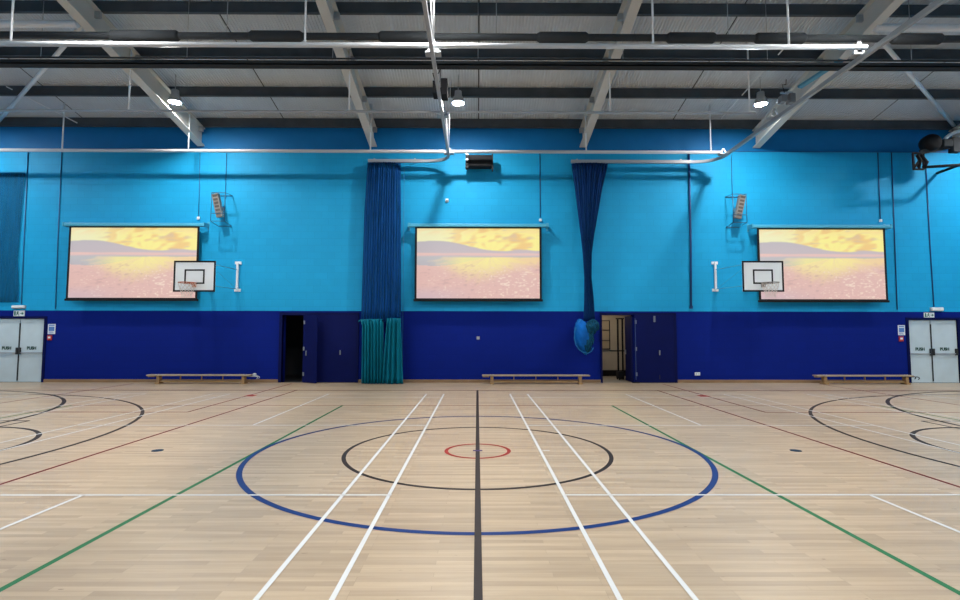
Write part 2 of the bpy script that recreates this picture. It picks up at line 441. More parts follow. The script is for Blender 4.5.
# ------------------------------------------------------------------ overhead pipes, tray, tracks
def rail(name, label, cat, y, z, x0, x1, r, hang, m):
    t = thing(name, label, cat, (x0, y, z))
    MB().tube([(x0, y, z), (x1, y, z)], r, 14).build('pipe', m, t)
    for x in hang:
        b = MB().tube([(x, y, z+r*.6), (x, y, zd(y)+.02)], .022, 8); b.build('hanger_rod', M_white, t)
    return t
rail('support_pipe', 'white pipe along the top of the light blue wall', 'pipe', 9.07, 7.385, -19.4, 7.80, .052, (-13.2, -9.2, -3.42, 3.46, 7.45), M_pipe)
rail('support_pipe', 'thin grey pipe hung level with the lit lamps', 'pipe', 6.2, 7.44, -19.4, 7.35, .032, (-9.2, -3.4, 3.5, 7.2), M_alu)
rail('support_pipe', 'bright white pipe nearest the camera under the roof', 'pipe', 3.1, 7.5, -19.4, 8.0, .052, (-9.55, -3.55, 3.6, 6.40), M_pipe)

t = thing('overhead_pipe', 'dark pipe with thicker sleeved lengths high across the hall', 'pipe', (-19.4, 3.8, 8.09))
MB().tube([(-19.4, 3.8, 8.09), (19.4, 3.8, 8.09)], .075, 14).build('pipe', M_dgrey, t)
for px0, px1 in ((105, 175), (246, 300), (377, 430), (538, 590), (670, 720), (760, 812), (900, 952)):
    k = 11.3/524
    MB().lathe(((px0-478)*k, 3.8, 8.09), [(.08, 0), (.115, .06), (.115, (px1-px0)*k-.06), (.08, (px1-px0)*k)], 16, (1, 0, 0)).build('sleeve', M_dgrey, t)
for x in (-11, -5.5, 0.4, 5.5, 11): MB().tube([(x, 3.8, 8.15), (x, 3.8, zd(3.8)+.02)], .01, 6).build('hanger_rod', M_galv, t)

t = thing('cable_tray', 'long black cable tray across the roof behind the dark sleeved pipe', 'tray', (-19.4, 4.9, 8.0))
m = MB(); m.box(-19.4, 19.4, 4.83, 5.05, 8.00, 8.02); m.box(-19.4, 19.4, 4.83, 4.85, 8.0, 8.10); m.box(-19.4, 19.4, 5.03, 5.05, 8.0, 8.10)
m.build('tray', M_dgrey, t)
MB().tube([(-19.4, 4.84, 8.15), (19.4, 4.84, 8.15)], .022, 8).build('edge_cable', M_dgrey, t)
for i in range(9):
    x = -14+i*3.5; MB().tube([(x, 4.94, 8.01), (x, 4.94, zd(4.94)+.02)], .008, 6).build('hanger_rod', M_galv, t)

def qbez(p0, p1, p2, n=12):
    p0, p1, p2 = map(Vector, (p0, p1, p2)); return [p0*(1-i/n)**2+p1*2*(i/n)*(1-i/n)+p2*(i/n)**2 for i in range(n+1)]
def track(label, xt, xa, xb, sgn):
    """curtain track: out along Y at xt, then turning along the wall to span xa..xb"""
    z = 7.25; t = thing('curtain_track', label, 'curtain track', (xt, 9.6, z), 'curtain tracks under the roof')
    MB().bar((xt, -10.4, z), (xt, 8.95, z), .075, .10).build('long_rail', M_alu, t)
    e = xb if sgn > 0 else xa
    path = [Vector((xt, 8.93, z))]+qbez((xt, 8.95, z), (xt, 9.6, z), (xt-sgn*.85, 9.6, z), 12)
    c = MB()
    for p, q in zip(path, path[1:]): c.bar(p, q+(q-p)*.05, .06, .085)
    c.build('bend', M_alu, t)
    MB().bar((xa, 9.6, z), (xb, 9.6, z), .075, .10).build('wall_rail', M_alu, t)
    for x in (xa+.2, xb-.3):
        MB().box(x-.02, x+.02, 9.6, YW, z+.05, z+.09).build('wall_bracket', M_galv, t)
    for y, zz in ((9.07, 7.385), (6.2, 7.44), (3.1, 7.5)):
        c = MB(); c.bar((xt-.16, y, z+.07), (xt+.16, y, z+.07), .2, .03)
        c.bar((xt-.12, y, z+.07), (xt, y, zz+.12), .05, .02, (0, 1, 0)); c.bar((xt+.12, y, z+.07), (xt, y, zz+.12), .05, .02, (0, 1, 0))
        c.build('clamp', M_alu, t)
    for y0, y1 in (((8.9, 7.9), (3.2, 1.9)) if xt < 0 else ()):
        for d in (-.10, .10): MB().tube([(xt, y0, z+.06), (xt+d, y1, zd(y1)+.01)], .014, 6).build('stay_rod', M_white, t)
    return t
track('grey curtain track near the middle, turning left along the wall above the netting curtain', -.92, -3.6, -1.77, 1)
track('grey curtain track on the right, turning left along the wall above the gathered netting', 7.85, 3.07, 7.0, 1)

# ------------------------------------------------------------------ screens
pw, ph = 4.0, 2.29; NX, NZ = 200, 116
def vnoise(seed):
    rnd = random.Random(seed); tab = {}
    def g(i, j):
        if (i, j) not in tab: tab[(i, j)] = rnd.random()
        return tab[(i, j)]
    def n(x, y):
        i, j = math.floor(x), math.floor(y); fx, fy = x-i, y-j; fx = fx*fx*(3-2*fx); fy = fy*fy*(3-2*fy)
        return (g(i, j)*(1-fx)+g(i+1, j)*fx)*(1-fy)+(g(i, j+1)*(1-fx)+g(i+1, j+1)*fx)*fy
    return n
n1 = vnoise(3); n2 = vnoise(5); n3 = vnoise(9)
def mixc(a, b, t): t = max(0, min(1, t)); return tuple(p*(1-t)+q*t for p, q in zip(a, b))
def sm(a, b, x): t = max(0, min(1, (x-a)/(b-a))); return t*t*(3-2*t)
def ridge(u):
    return .675+.145*(1-sm(.16, .68, u))*(.93+.07*sm(0, .12, u))+.02*math.exp(-((u-.86)/.09)**2)+.006*(n1(u*30, 2)-.5)
def picture(u, v):
    e = .006; h = ridge(u)
    if abs(v-h) < e: return mixc(picture0(u, h-e), picture0(u, h+e), (v-h+e)/(2*e))
    return picture0(u, v)
def picture0(u, v):
    YEL, ORG, PALE, PEACH = (252, 240, 146), (240, 190, 122), (238, 238, 200), (248, 212, 156)
    GREY, LAV, ROSE, PINK = (186, 182, 188), (206, 188, 192), (232, 194, 186), (226, 184, 176)
    h = ridge(u)
    du, dv = (u-.60)*1.75, v-.63
    a = math.atan2(du, abs(dv)); r = math.hypot(du, dv)
    if v > h:
        w = .55*n1(a*3.2+2, r*7)+.45*n2(u*15, v*26-u*9)           # clouds drawn out from the low sun
        c = mixc(YEL, PALE, sm(.55, .1, u)*.8)
        c = mixc(c, ORG, sm(.40, .72, w)*sm(.05, .5, u)*sm(.04, .3, r)*.75)
        c = mixc(c, PEACH, sm(.86, 1, v)*sm(.6, .3, w)*.6)
        return mixc(c, (206, 186, 176), sm(.55, .8, .5*w+.5*n3(u*14, v*40))*.45*sm(.1, .3, r))
    if v > .655: return mixc(GREY, LAV, sm(.5, .1, v-.5)*.5+u*.35)
    if v > .595: return mixc(ROSE, LAV, abs(v-.63)/.035+.8*(n2(u*9, v*40)-.5))
    d = .595-v                                                    # water below the far shore
    hr = .595-(h-.675)*.9
    c = mixc(ROSE, PINK, sm(.0, .25, d))
    if v > hr: c = mixc(GREY, (208, 208, 204), (v-hr)*2.5*(1-u))
    ray = .6*n1(a*7+4, r*2.2)+.4*n2(a*24, r*9)
    sp = n3(u*64, d*84)
    reach = .11+.20*math.exp(-((u-.52)/.30)**2)                   # how far the yellow light comes forward
    k = sm(reach*1.35, reach*.25, d+.16*(ray-.5)+.05*(sp-.5))*sm(.06, .42, u-.9*max(0, .08-d))
    c = mixc(c, mixc((251, 240, 150), (246, 216, 148), sm(.6, 1, u)), k*(.72+.5*(ray-.3))*sm(-.005, .02, d))
    c = mixc(c, (244, 214, 176), sm(.52, .75, ray)*sm(.36, .10, d)*.6*(1-k))
    c = mixc(c, (248, 226, 208), sm(.66, .86, sp)*sm(.35, .6, ray)*.75*sm(.08, .2, d))
    c = mixc(c, (198, 158, 156), sm(.60, .85, .5*n2(u*40, d*60)+.5*(1-ray))*.55*sm(.03, .2, d))
    return mixc(c, (200, 178, 192), .6*sm(.38, .58, d)*sm(.6, 0, u))
pic = MB(); vv = []; ff = []
for j in range(NZ+1):
    for i in range(NX+1): vv.append((-pw/2+pw*i/NX, 0, ph*j/NZ))
for j in range(NZ):
    for i in range(NX): a = j*(NX+1)+i; ff.append((a, a+1, a+NX+2, a+NX+1))
pic.add(vv, ff)
m = bpy.data.materials.new('lit_screen_picture'); m.use_nodes = True
N = m.node_tree.nodes; L = m.node_tree.links; b = N['Principled BSDF']
at = N.new('ShaderNodeAttribute'); at.attribute_name = 'picture'
b.inputs['Base Color'].default_value = (.06, .06, .06, 1); b.inputs['Roughness'].default_value = .8; b.inputs['Specular IOR Level'].default_value = .1
L.new(at.outputs['Color'], b.inputs['Emission Color']); b.inputs['Emission Strength'].default_value = .92
M_pic = m
def screen(label, xc, zlo, wide):
    y = 9.66; t = thing('projection_screen', label, 'screen', (xc, y, zlo), 'pull down screens on the blue wall')
    o = MB(); o.v = [(a*wide+xc, bb+y, c+zlo) for a, bb, c in pic.v]; o.f = list(pic.f); o.mi = list(pic.mi); o.smooth = list(pic.smooth)
    ob = o.build('picture', M_pic, t, fix=False)
    ca = ob.data.color_attributes.new('picture', 'FLOAT_COLOR', 'POINT')
    for j in range(NZ+1):
        for i in range(NX+1):
            ca.data[j*(NX+1)+i].color = lin(*picture(i/NX, j/NZ))
    f = MB(); hw = pw/2*wide; bw = .065; top = zlo+ph
    f.box(xc-hw-bw, xc-hw, y-.006, y+.008, zlo-.05, top+.05); f.box(xc+hw, xc+hw+bw, y-.006, y+.008, zlo-.05, top+.05)
    f.box(xc-hw, xc+hw, y-.006, y+.008, top, top+.045); f.box(xc-hw, xc+hw, y-.006, y+.008, zlo-.03, zlo)
    f.box(xc-hw, xc+hw, y+.002, y+.008, zlo, top)
    f.build('black_border', M_black, t)
    MB().box(xc-hw-bw-.03, xc+hw+bw+.03, y-.03, y+.03, zlo-.10, zlo-.03).build('bottom_bar', M_blackpl, t, bevel=.008)
    MB().box(xc-2.26, xc+2.26, y-.07, y+.09, top+.045, top+.15).build('casing', M_case, t, bevel=.02)
    for s in (-1, 1):
        b_ = MB(); b_.box(xc+s*2.28-.02, xc+s*2.28+.02, y-.08, YW, top+.04, top+.17); b_.box(xc+s*2.28-.03, xc+s*2.28+.03, YW-.02, YW, top-.03, top+.24)
        b_.build('wall_bracket', M_case, t)
    return t
screen('lit screen with a sunset picture, left of the middle one', -11.19, 2.735, 1.025)
screen('lit screen with a sunset picture, in the middle between both curtains', .02, 2.735, 1)
screen('lit screen with a sunset picture, right of the gathered netting', 11.27, 2.725, 1.02)

# ------------------------------------------------------------------ basketball hoops
def hoop(side, s, xb, zb0, rimmat, wallx):
    t = thing('basketball_hoop', 'white wall mounted basketball board and hoop in front of the %s screen' % side, 'basketball hoop', (xb, YW, zb0), 'basketball hoops on the blue wall')
    y = 8.0; hw, hh = .60, .445; zc = zb0+hh
    MB().box(xb-hw, xb+hw, y, y+.03, zb0, zb0+2*hh).build('backboard', M_board, t)
    def frame(x0, x1, z0, z1, w, y0):
        f = MB(); f.box(x0, x1, y0-.006, y0, z0, z0+w); f.box(x0, x1, y0-.006, y0, z1-w, z1); f.box(x0, x0+w, y0-.006, y0, z0+w, z1-w); f.box(x1-w, x1, y0-.006, y0, z0+w, z1-w); return f
    frame(xb-hw-.012, xb+hw+.012, zb0-.012, zb0+2*hh+.012, .05, y).build('black_border', M_black, t)
    frame(xb-.295, xb+.295, zb0+.22, zb0+.65, .045, y).build('target_square', M_black, t)
    zr = zb0+.22; yr = y-.15-.225
    rim = MB().tube([(xb+.225*math.cos(a), yr+.225*math.sin(a), zr) for a in [2*PI*i/32 for i in range(32)]], .012, 8, closed=True)
    rim = rim.build('rim', rimmat, t)
    pl = MB(); pl.box(xb-.06, xb+.06, y-.02, y-.006, zr-.10, zr+.03); pl.bar((xb-.07, y-.02, zr-.01), (xb-.08, yr+.21, zr), .02, .015); pl.bar((xb+.07, y-.02, zr-.01), (xb+.08, yr+.21, zr), .02, .015)
    pl.bar((xb, y-.02, zr-.10), (xb, yr+.22, zr-.01), .03, .012)
    pl.build('rim_bracket', rimmat, rim)
    net = MB(); K = 12
    for i in range(K):
        for d in (-1, 1):
            pts = []
            for q in range(7):
                r = .222-.10*sm(0, 1, q/6)+.008*(q == 6); a = 2*PI*(i+d*q*.5)/K
                pts.append((xb+r*math.cos(a), yr+r*math.sin(a), zr-.42*q/6))
            net.tube(pts, .0045, 4, cap=False)
    net.build('net', M_cord, rim)
    for k, wx in enumerate((wallx, xb-s*.45)):
        p = MB(); p.box(wx-.026, wx+.026, YW-.10, YW-.03, zb0+.16, zb0+1.12)
        for zz in (zb0+.19, zb0+1.09): p.box(wx-.10, wx+.10, YW-.04, YW, zz-.045, zz+.045)
        p.build('wall_post', M_white, t)
        for zz in (zb0+.22, zb0+.86):
            MB().tube([(wx, YW-.10, zz), (xb-s*(.45 if k == 0 else -.1)*-1, y+.05, zz-.04)], .012, 8).build('arm', M_case, t)
        MB().tube([(wx, YW-.10, zb0+.22), (xb-s*(.45 if k == 0 else -.1)*-1, y+.05, zb0+.76)], .005, 6).build('stay_wire', M_case, t)
    MB().box(xb-.5, xb+.5, y+.03, y+.07, zb0+.12, zb0+.17).build('back_rail', M_white, t)
    MB().box(xb-.5, xb+.5, y+.03, y+.07, zb0+.75, zb0+.80).build('back_rail', M_white, t)
hoop('left', 1, -8.285, 2.815, M_orange, -7.88)
hoop('right', -1, 8.40, 2.845, M_greyrim, 7.84)

# ------------------------------------------------------------------ caged speakers
def caged(side, s, xc):
    z0, z1 = 5.15, 6.15; y = 9.62
    t = thing('caged_speaker', 'grey slotted speaker column in a wire cage high on the wall near the %s hoop' % side, 'speaker', (xc, YW, z0), 'caged speakers on the blue wall')
    tilt = s*.14; cx = xc-s*.10
    a = Vector((cx+tilt*.5, y, z0+.22)); b = Vector((cx-tilt*.5, y-.08, z1-.03)); d = b-a
    MB().bar(a, b, .20, .16, (0, 1, 0)).build('body', mat('speaker_grey', (.24, .22, .20, 1), .5), t, bevel=.01)
    g = MB()
    for i in range(6):
        p = a+d*(.1+.15*i); q = a+d*(.1+.15*i+.085); off = Vector((0, -.085, 0)); g.bar(p+off, q+off, .14, .012, (0, 1, 0))
    g.build('grille', mat('speaker_brown', (.09, .075, .065, 1), .6), t)
    c = MB(); r = .011
    x0, x1 = xc-.22, xc+.22
    for xx in (x0, x1):
        c.tube([(xx, YW-.02, z1), (xx-s*.02, 9.42, z1-.02), (xx-s*.02, 9.42, z0+.05), (xx, YW-.02, z0-.02)], r, 6)
    for zz in (z0+.05, z0+.3, z1-.02): c.tube([(x0-s*.02, 9.42, zz), (x1-s*.02, 9.42, zz)], r, 6)
    for zz in (z0-.02, z1): c.tube([(x0, YW-.02, zz), (x1, YW-.02, zz)], r, 6)
    c.build('wire_cage', mat('cage_wire_'+side, (.02, .09, .16, 1), .5), t)
    m = MB(); m.box(cx-.05, cx+.05, y+.04, YW-.003, z0+.5, z0+.6); m.build('bracket', M_galv, t)
    cb = MB().tube([(cx+s*.08, YW-.017, z1-.1), (cx+s*.08, YW-.017, 7.6)], .012, 6)
    cb.build('cable', M_cond, t)
caged('left', 1, -8.36); caged('right', -1, 8.48)

# black loudspeaker high in the middle
t = thing('loudspeaker', 'black box loudspeaker under the white pipe above the middle screen', 'loudspeaker', (.05, YW, 7.0))
m = MB(); m.box(-.30, .46, 9.40, 9.72, 7.02, 7.40); m.build('cabinet', M_blackpl, t, bevel=.02)
MB().box(-.26, .42, 9.385, 9.40, 7.06, 7.36).build('grille', M_black, t)
m = MB(); m.box(-.40, -.30, 9.42, 9.66, 6.98, 7.50); m.build('side_bracket', M_dgrey, t); m = MB(); m.box(.46, .50, 9.42, 9.66, 6.92, 7.44); m.build('side_bracket', M_dgrey, t)
MB().box(-.1, .2, 9.72, YW-.003, 7.1, 7.3).build('wall_bracket', M_dgrey, t)
for z in (7.1, 7.25, 7.42): MB().box(-.385, -.315, 9.405, 9.42, z-.02, z+.02).build('bolt', M_chrome, t)

# projectors on the tracks
def projector(label, x, y, z, k):
    bm_ = mat('projector_grey', (.16, .16, .16, 1), .6) if k else M_blackpl; h = .6 if k else 1
    t = thing('projector', label, 'projector', (x, y, z))
    m = MB(); m.box(x-.16, x-.02, y-.18*h, y+.18*h, z-.22*h, z+.10*h); m.build('body', bm_, t, bevel=.02)
    m = MB(); m.box(x+.04, x+.20, y-.18*h, y+.18*h, z-.26*h, z+.16*h); m.build('side_unit', bm_, t, bevel=.02)
    MB().lathe((x-.09, y+.18*h, z-.06), [(.06, 0), (.06, .06), (.045, .06), (.001, .05)], 16, (0, 1, 0)).build('lens', M_chrome, t)
    m = MB(); m.bar((x+.02, y, z+.08), (x+.02, y, 8.0 if k else z+.6), .03, .03); m.box(x-.14, x+.18, y-.03, y+.03, z+.12, z+.16); m.build('mount', M_galv, t)
    MB().tube([(x-.1, y-.1, z+.1), (x-.16, y-.12, z+.3), (x-.02, y-.05, z+.34), (x+.02, y, z+.5)], .012, 6).build('cable', M_black, t)
projector('black projector hung on the middle curtain track near the glowing lamp', -.94, 5.2, 7.62, 0)
projector('small grey projector hung behind the right curtain track under the rafter', 8.15, 6.15, 7.83, 1)
m = MB().bar((8.42, 6.0, 8.05), (8.80, 4.95, 8.22), .14, .06)
tag(m.build('batten', mat('blue_batten', (.08, .30, .45, 1), .5)), 'pale blue batten beside the right projector', 'batten')

# fan heater in the right corner
t = thing('fan_heater', 'black round fan heater on a tubular frame high in the right corner', 'heater', (14.6, 9.0, 7.3))
MB().lathe((14.42, 8.85, 7.69), [(.10, 0), (.24, .02), (.27, .08), (.27, .30), (.20, .38)], 24, (.25, .97, 0)).build('drum', M_black, t)
m = MB()
for a, b in (((13.85, 7.35), (14.2, 7.35)), ((13.85, 6.83), (14.2, 6.83)), ((13.87, 7.35), (13.87, 6.83)), ((14.2, 7.35), (14.2, 6.83)), ((13.87, 6.85), (14.2, 7.33)), ((14.05, 7.35), (14.05, 6.83))):
    m.bar((a[0], 9.0, a[1]), (b[0], 9.0, b[1]), .05, .05)
m.tube([(14.1, 9.0, 7.3), (14.3, 9.0, 7.05), (14.2, 9.0, 6.9)], .06, 8); m.tube([(14.0, 9.0, 7.3), (14.1, 9.0, 7.1), (14.03, 9, 6.9)], .05, 8)
m.build('frame', M_black, t)
MB().tube([(14.2, 9.0, 6.90), (15.2, 9.0, 6.97), (15.35, 9.0, 6.98), (15.4, YW-.02, 6.98)], .045, 8).build('wall_arm', M_black, t)
m = MB(); m.bar((14.1, 9.0, 7.38), (15.3, 9.0, 7.62), .06, .14); m.box(15.1, 15.35, 8.9, 9.1, 7.38, 7.85); m.build('side_arm', M_dgrey, t)
MB().box(14.75, 15.05, 8.85, 9.1, 7.52, 7.78).build('motor', M_dgrey, t, bevel=.03)
MB().tube(qbez((14.9, 9.0, 7.78), (15.1, 9.0, 8.1), (15.95, 9.0, 8.15), 10), .055, 10).build('flue', M_white, t)

# ------------------------------------------------------------------ curtains
def pleated(levels, n, folds, amp, yc, depth, seed, name, m, parent, jitter=.0):
    """closed bundle of folds. levels: (z, x0, x1, depth scale)"""
    rnd = random.Random(seed); ph = [rnd.uniform(0, 6.28) for _ in range(4)]
    v = []; f = []; ring = 2*n
    for li, (z, x0, x1, ds) in enumerate(levels):
        drift = .35*li/max(1, len(levels)-1)
        for k in range(ring):
            u = k/(n-1) if k < n else (ring-1-k)/(n-1)
            side = -1 if k < n else 1
            w = math.sin(2*PI*folds*u+ph[0]+drift*math.sin(3*u+ph[1])*4)+.45*math.sin(2*PI*folds*.43*u+ph[2]+drift*2)
            edge = math.sin(PI*min(1, max(0, u)))**.35 if 0 < u < 1 else 0
            y = yc+side*depth*ds*(.55+.45*edge)*.5*(edge if edge > 0 else 0)+side*-amp*ds*w*(.25+.75*edge)*(1 if side < 0 else .6)
            v.append((x0+(x1-x0)*u+jitter*math.sin(9*u+li+ph[3]), y, z))
    L_ = len(levels)
    for li in range(L_-1):
        for k in range(ring): f.append((li*ring+k, li*ring+(k+1) % ring, (li+1)*ring+(k+1) % ring, (li+1)*ring+k))
    f.append(tuple(range(ring))); f.append(tuple(reversed(range((L_-1)*ring, L_*ring))))
    o = MB(); o.add(v, f, True); return o.build(name, m, parent)
def levels(keys, n):
    out = []
    for i in range(n):
        z = keys[0][0]+(keys[-1][0]-keys[0][0])*i/(n-1)
        for a, b in zip(keys, keys[1:]):
            if b[0] <= z+1e-6 <= a[0]+1e-5:
                q = (a[0]-z)/(a[0]-b[0]); q = q*q*(3-2*q) if len(keys) > 3 else q
                out.append((z,)+tuple(p*(1-q)+r*q for p, r in zip(a[1:], b[1:]))); break
    return out
t = thing('dividing_curtain', 'tall dividing curtain of blue netting with a teal skirt left of the middle screen', 'curtain', (-3.1, 9.55, 0))
pleated(levels([(7.17, -3.62, -2.53, 1), (5.5, -3.70, -2.50, 1), (1.98, -3.75, -2.46, 1)], 14), 130, 15, .028, 9.60, .22, 4, 'netting', M_net, t)
pleated(levels([(2.03, -3.76, -3.02, .8), (1.85, -3.70, -3.02, 1), (.01, -3.70, -3.00, 1.05)], 12), 120, 7, .07, 9.54, .26, 11, 'skirt', M_teal, t)
pleated(levels([(2.08, -2.90, -2.46, .8), (1.85, -2.92, -2.45, 1), (.01, -3.06, -2.36, 1.1)], 12), 90, 4, .07, 9.50, .26, 17, 'skirt', M_teal, t)
MB().tube([(-3.80, 9.40, 1.96), (-3.72, 9.39, 2.03), (-3.4, 9.39, 2.04), (-3.02, 9.39, 2.04)], .012, 6).build('skirt_hem', M_teal, t)
MB().tube([(-2.40, 9.50, 7.1), (-2.39, 9.5, .2)], .007, 6).build('pull_cord', M_cond, t)

t = thing('dividing_curtain', 'dark blue netting gathered to a narrow rope with a bundle at its foot', 'curtain', (3.6, 9.55, 1.0))
keys = [(7.17, 3.08, 4.29, 1), (6.4, 3.18, 4.10, 1), (5.6, 3.27, 3.95, 1), (4.8, 3.36, 3.80, .85), (4.2, 3.42, 3.72, .75), (3.4, 3.46, 3.70, .7), (2.75, 3.45, 3.76, .7), (2.0, 3.42, 3.80, .7)]
lv = []
for a, b in zip(keys, keys[1:]):
    for i in range(4): lv.append(tuple(p*(1-i/4)+q*i/4 for p, q in zip(a, b)))
lv.append(keys[-1])
pleated(lv, 110, 13, .028, 9.60, .24, 8, 'netting', M_netdk, t)
def lump(c, rad, seed, amp, n=28, k=18, ax=0):
    rnd = vnoise(seed); v = []; f = []
    for i in range(k+1):
        th = PI*i/k
        for j in range(n):
            p = 2*PI*j/n; q = 1+amp*(rnd(3+3*math.cos(p)*math.sin(th)+2*math.sin(p), 3+4*math.cos(th))-.5)*2+amp*.5*math.sin(9*p+4*math.cos(th)*2)*math.sin(th)
            d = Vector((rad[0]*math.sin(th)*math.cos(p), rad[1]*math.sin(th)*math.sin(p), rad[2]*math.cos(th)))*q
            d = Matrix.Rotation(ax, 3, 'Y') @ d; v.append(Vector(c)+d)
    for i in range(k):
        for j in range(n): f.append((i*n+j, i*n+(j+1) % n, (i+1)*n+(j+1) % n, (i+1)*n+j))
    return MB().add(v, f, True)
lump((3.36, 9.46, 1.50), (.25, .20, .56), 21, .12, ax=-.20).build('cloth_bundle', M_bag, t)
lump((3.64, 9.44, 1.80), (.22, .18, .26), 33, .16, ax=.5).build('bunched_net', M_bagnet, t)
lump((3.52, 9.40, 1.33), (.16, .15, .34), 41, .18, ax=.25).build('bunched_net', M_bagnet, t)
MB().tube([(3.30, 9.40, 2.05), (3.18, 9.37, 1.90), (3.10, 9.36, 1.70), (3.07, 9.35, 1.45), (3.12, 9.34, 1.24), (3.22, 9.33, 1.09), (3.35, 9.33, 1.0), (3.50, 9.33, .98), (3.61, 9.335, 1.04), (3.67, 9.34, 1.15)], .014, 8).build('hem_rope', mat('pale_blue_hem', (.02, .17, .40, 1), .7, spec=.15), t)

t = thing('side_sheet', 'dark blue translucent sheet on the wall at the left edge of the photo', 'netting', (-15.4, 9.75, 2.4))  # flat translucent sheet that darkens the left end of the wall
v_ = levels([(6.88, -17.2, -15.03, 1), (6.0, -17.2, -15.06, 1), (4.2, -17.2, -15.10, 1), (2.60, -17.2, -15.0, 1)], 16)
pleated(v_, 80, 5, .006, 9.868, .05, 14, 'blue_sheet', M_thinblue, t)
MB().tube([(-17.2, 9.868, 6.92), (-15.02, 9.868, 6.92)], .012, 6).build('top_edge_tube', M_cond, t)

# ------------------------------------------------------------------ store doors
def hinge_part(x, y, z, t):
    m = MB(); m.box(x-.028, x+.028, y-.012, y, z-.06, z+.06); m.build('hinge', M_handle, t)
# left: dark opening, leaf swung out, closed leaf
t = thing('door_1', 'navy store door left of the tall curtain, one leaf open on a dark room', 'door', (-5.2, YW, 0), kind='structure')
m = MB(); m.box(-6.47, -6.38, YW-.05, YW+.12, 0, 2.28); m.box(-6.38, -3.88, YW-.05, YW+.12, 2.19, 2.28); m.box(-3.96, -3.88, YW-.05, YW, 0, 2.19)
m.build('door_frame', M_frame, t)
MB().box(-5.62, -3.96, YW-.045, YW, .01, 2.19).build('closed_leaf', M_navydoor, t, bevel=.004)
hx, hy = -5.66, YW-.06; ex, ey = -5.12, YW-.42
MB().bar((hx, hy, 1.10), (ex, ey, 1.10), .045, 2.17).build('open_leaf', M_navydoor, t)
for z in (.28, 1.1, 1.95): hinge_part(-5.63, hy-.05, z, t)
MB().box(-4.49, -4.45, YW-.075, YW-.045, .90, 1.05).build('door_handle', M_handle, t, bevel=.006)
MB().box(-5.55, -5.52, 9.70, 9.73, .88, 1.03).build('door_handle', M_handle, t, bevel=.006)
# right: lit opening, leaf swung in, closed leaf
t = thing('door_2', 'navy store door right of the gathered netting, open on a lit cream room', 'door', (5.3, YW, 0), kind='structure')
m = MB(); m.box(4.03, 4.08, YW-.05, YW+.30, 0, 2.28); m.box(4.08, 6.52, YW-.05, YW+.12, 2.21, 2.28); m.box(6.43, 6.52, YW-.05, YW, 0, 2.21)
m.build('door_frame', M_frame, t)
MB().box(5.14, 6.43, YW-.045, YW, .01, 2.21).build('closed_leaf', M_navydoor, t, bevel=.004)
MB().bar((5.10, YW+.04, 1.10), (5.10, YW+.84, 1.10), .045, 2.18).build('open_leaf', M_navydoor, t)
for z in (.28, 1.1, 1.98):
    hinge_part(5.18, YW-.046, z, t); 
MB().box(5.155, 5.175, YW-.06, YW-.045, .1, 2.1).build('edge_strip', mat('blue_edge_strip', (.03, .06, .2, 1), .4), t)
MB().box(5.93, 5.97, YW-.075, YW-.045, .90, 1.06).build('door_handle', M_handle, t, bevel=.006)
MB().box(5.77, 5.83, YW-.06, YW-.045, 1.98, 2.18).build('bolt_plate', mat('dull_bolt', (.2, .22, .26, 1), .4, .5), t)
MB().box(5.93, 5.95, YW-.06, YW-.045, .12, .26).build('bolt_plate', M_dgrey, t)
MB().box(5.04, 5.08, YW+.74, YW+.80, .9, 1.05).build('door_handle', M_chrome, t)
m = MB(); m.box(5.03, 5.25, YW-.12, YW-.06, 0, .03); tag(m.build('door_stop', M_black), 'small black door stop on the floor at the lit store doorway', 'door stop')

# store rooms
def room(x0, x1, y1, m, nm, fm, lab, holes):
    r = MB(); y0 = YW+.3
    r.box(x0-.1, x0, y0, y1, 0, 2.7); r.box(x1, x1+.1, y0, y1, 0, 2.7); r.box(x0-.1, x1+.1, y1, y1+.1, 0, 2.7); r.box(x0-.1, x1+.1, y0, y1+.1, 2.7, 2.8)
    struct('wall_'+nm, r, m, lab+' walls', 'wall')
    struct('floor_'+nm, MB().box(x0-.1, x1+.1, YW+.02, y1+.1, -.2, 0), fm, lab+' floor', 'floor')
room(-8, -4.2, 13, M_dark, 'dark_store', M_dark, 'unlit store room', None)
room(3.2, 7.5, 12.6, M_beige, 'lit_store', M_storefloor, 'lit cream store room', None)
struct('baseboard_lit_store', MB().box(3.2, 7.5, 12.56, 12.6, 0, .22), M_black, 'black skirting inside the lit cream store room', 'skirting board')
li = bpy.data.lights.new('store_room_lamp', 'AREA'); li.energy = 13; li.size = .6; li.color = (1, .86, .66)
lo = bpy.data.objects.new('store_room_lamp', li); COL.objects.link(lo); lo.location = (4.6, 11.4, 2.66)
tag(lo, 'warm ceiling lamp inside the lit cream store room', 'lamp')
t = thing('wall_planner', 'dark framed notice board on the cream store room wall', 'notice board', (4.75, 12.56, 1.2))
m = MB(); m.box(4.55, 5.02, 12.56, 12.6, 1.0, 2.1); m.build('panel', mat('board_paper', (.42, .34, .24, 1), .7), t)
m = MB()
for a in ((4.55, 5.02, 1.0, 1.03), (4.55, 5.02, 2.07, 2.1), (4.55, 4.58, 1.0, 2.1), (4.99, 5.02, 1.0, 2.1), (4.55, 5.02, 1.33, 1.35), (4.55, 5.02, 1.72, 1.74)): m.box(a[0], a[1], 12.54, 12.56, a[2], a[3])
m.build('frame', M_dgrey, t)
t = thing('equipment_trolley', 'black upright post rack standing in the lit store doorway', 'rack', (4.9, 11.0, 0))
m = MB(); m.tube([(4.90, 11.0, .1), (4.90, 11.0, 2.12)], .032, 8); m.tube([(5.06, 11.0, .1), (5.06, 11.0, 2.12)], .032, 8); m.build('post', M_black, t)
MB().box(4.84, 5.12, 10.97, 11.03, 2.1, 2.14).build('top_bar', M_black, t)
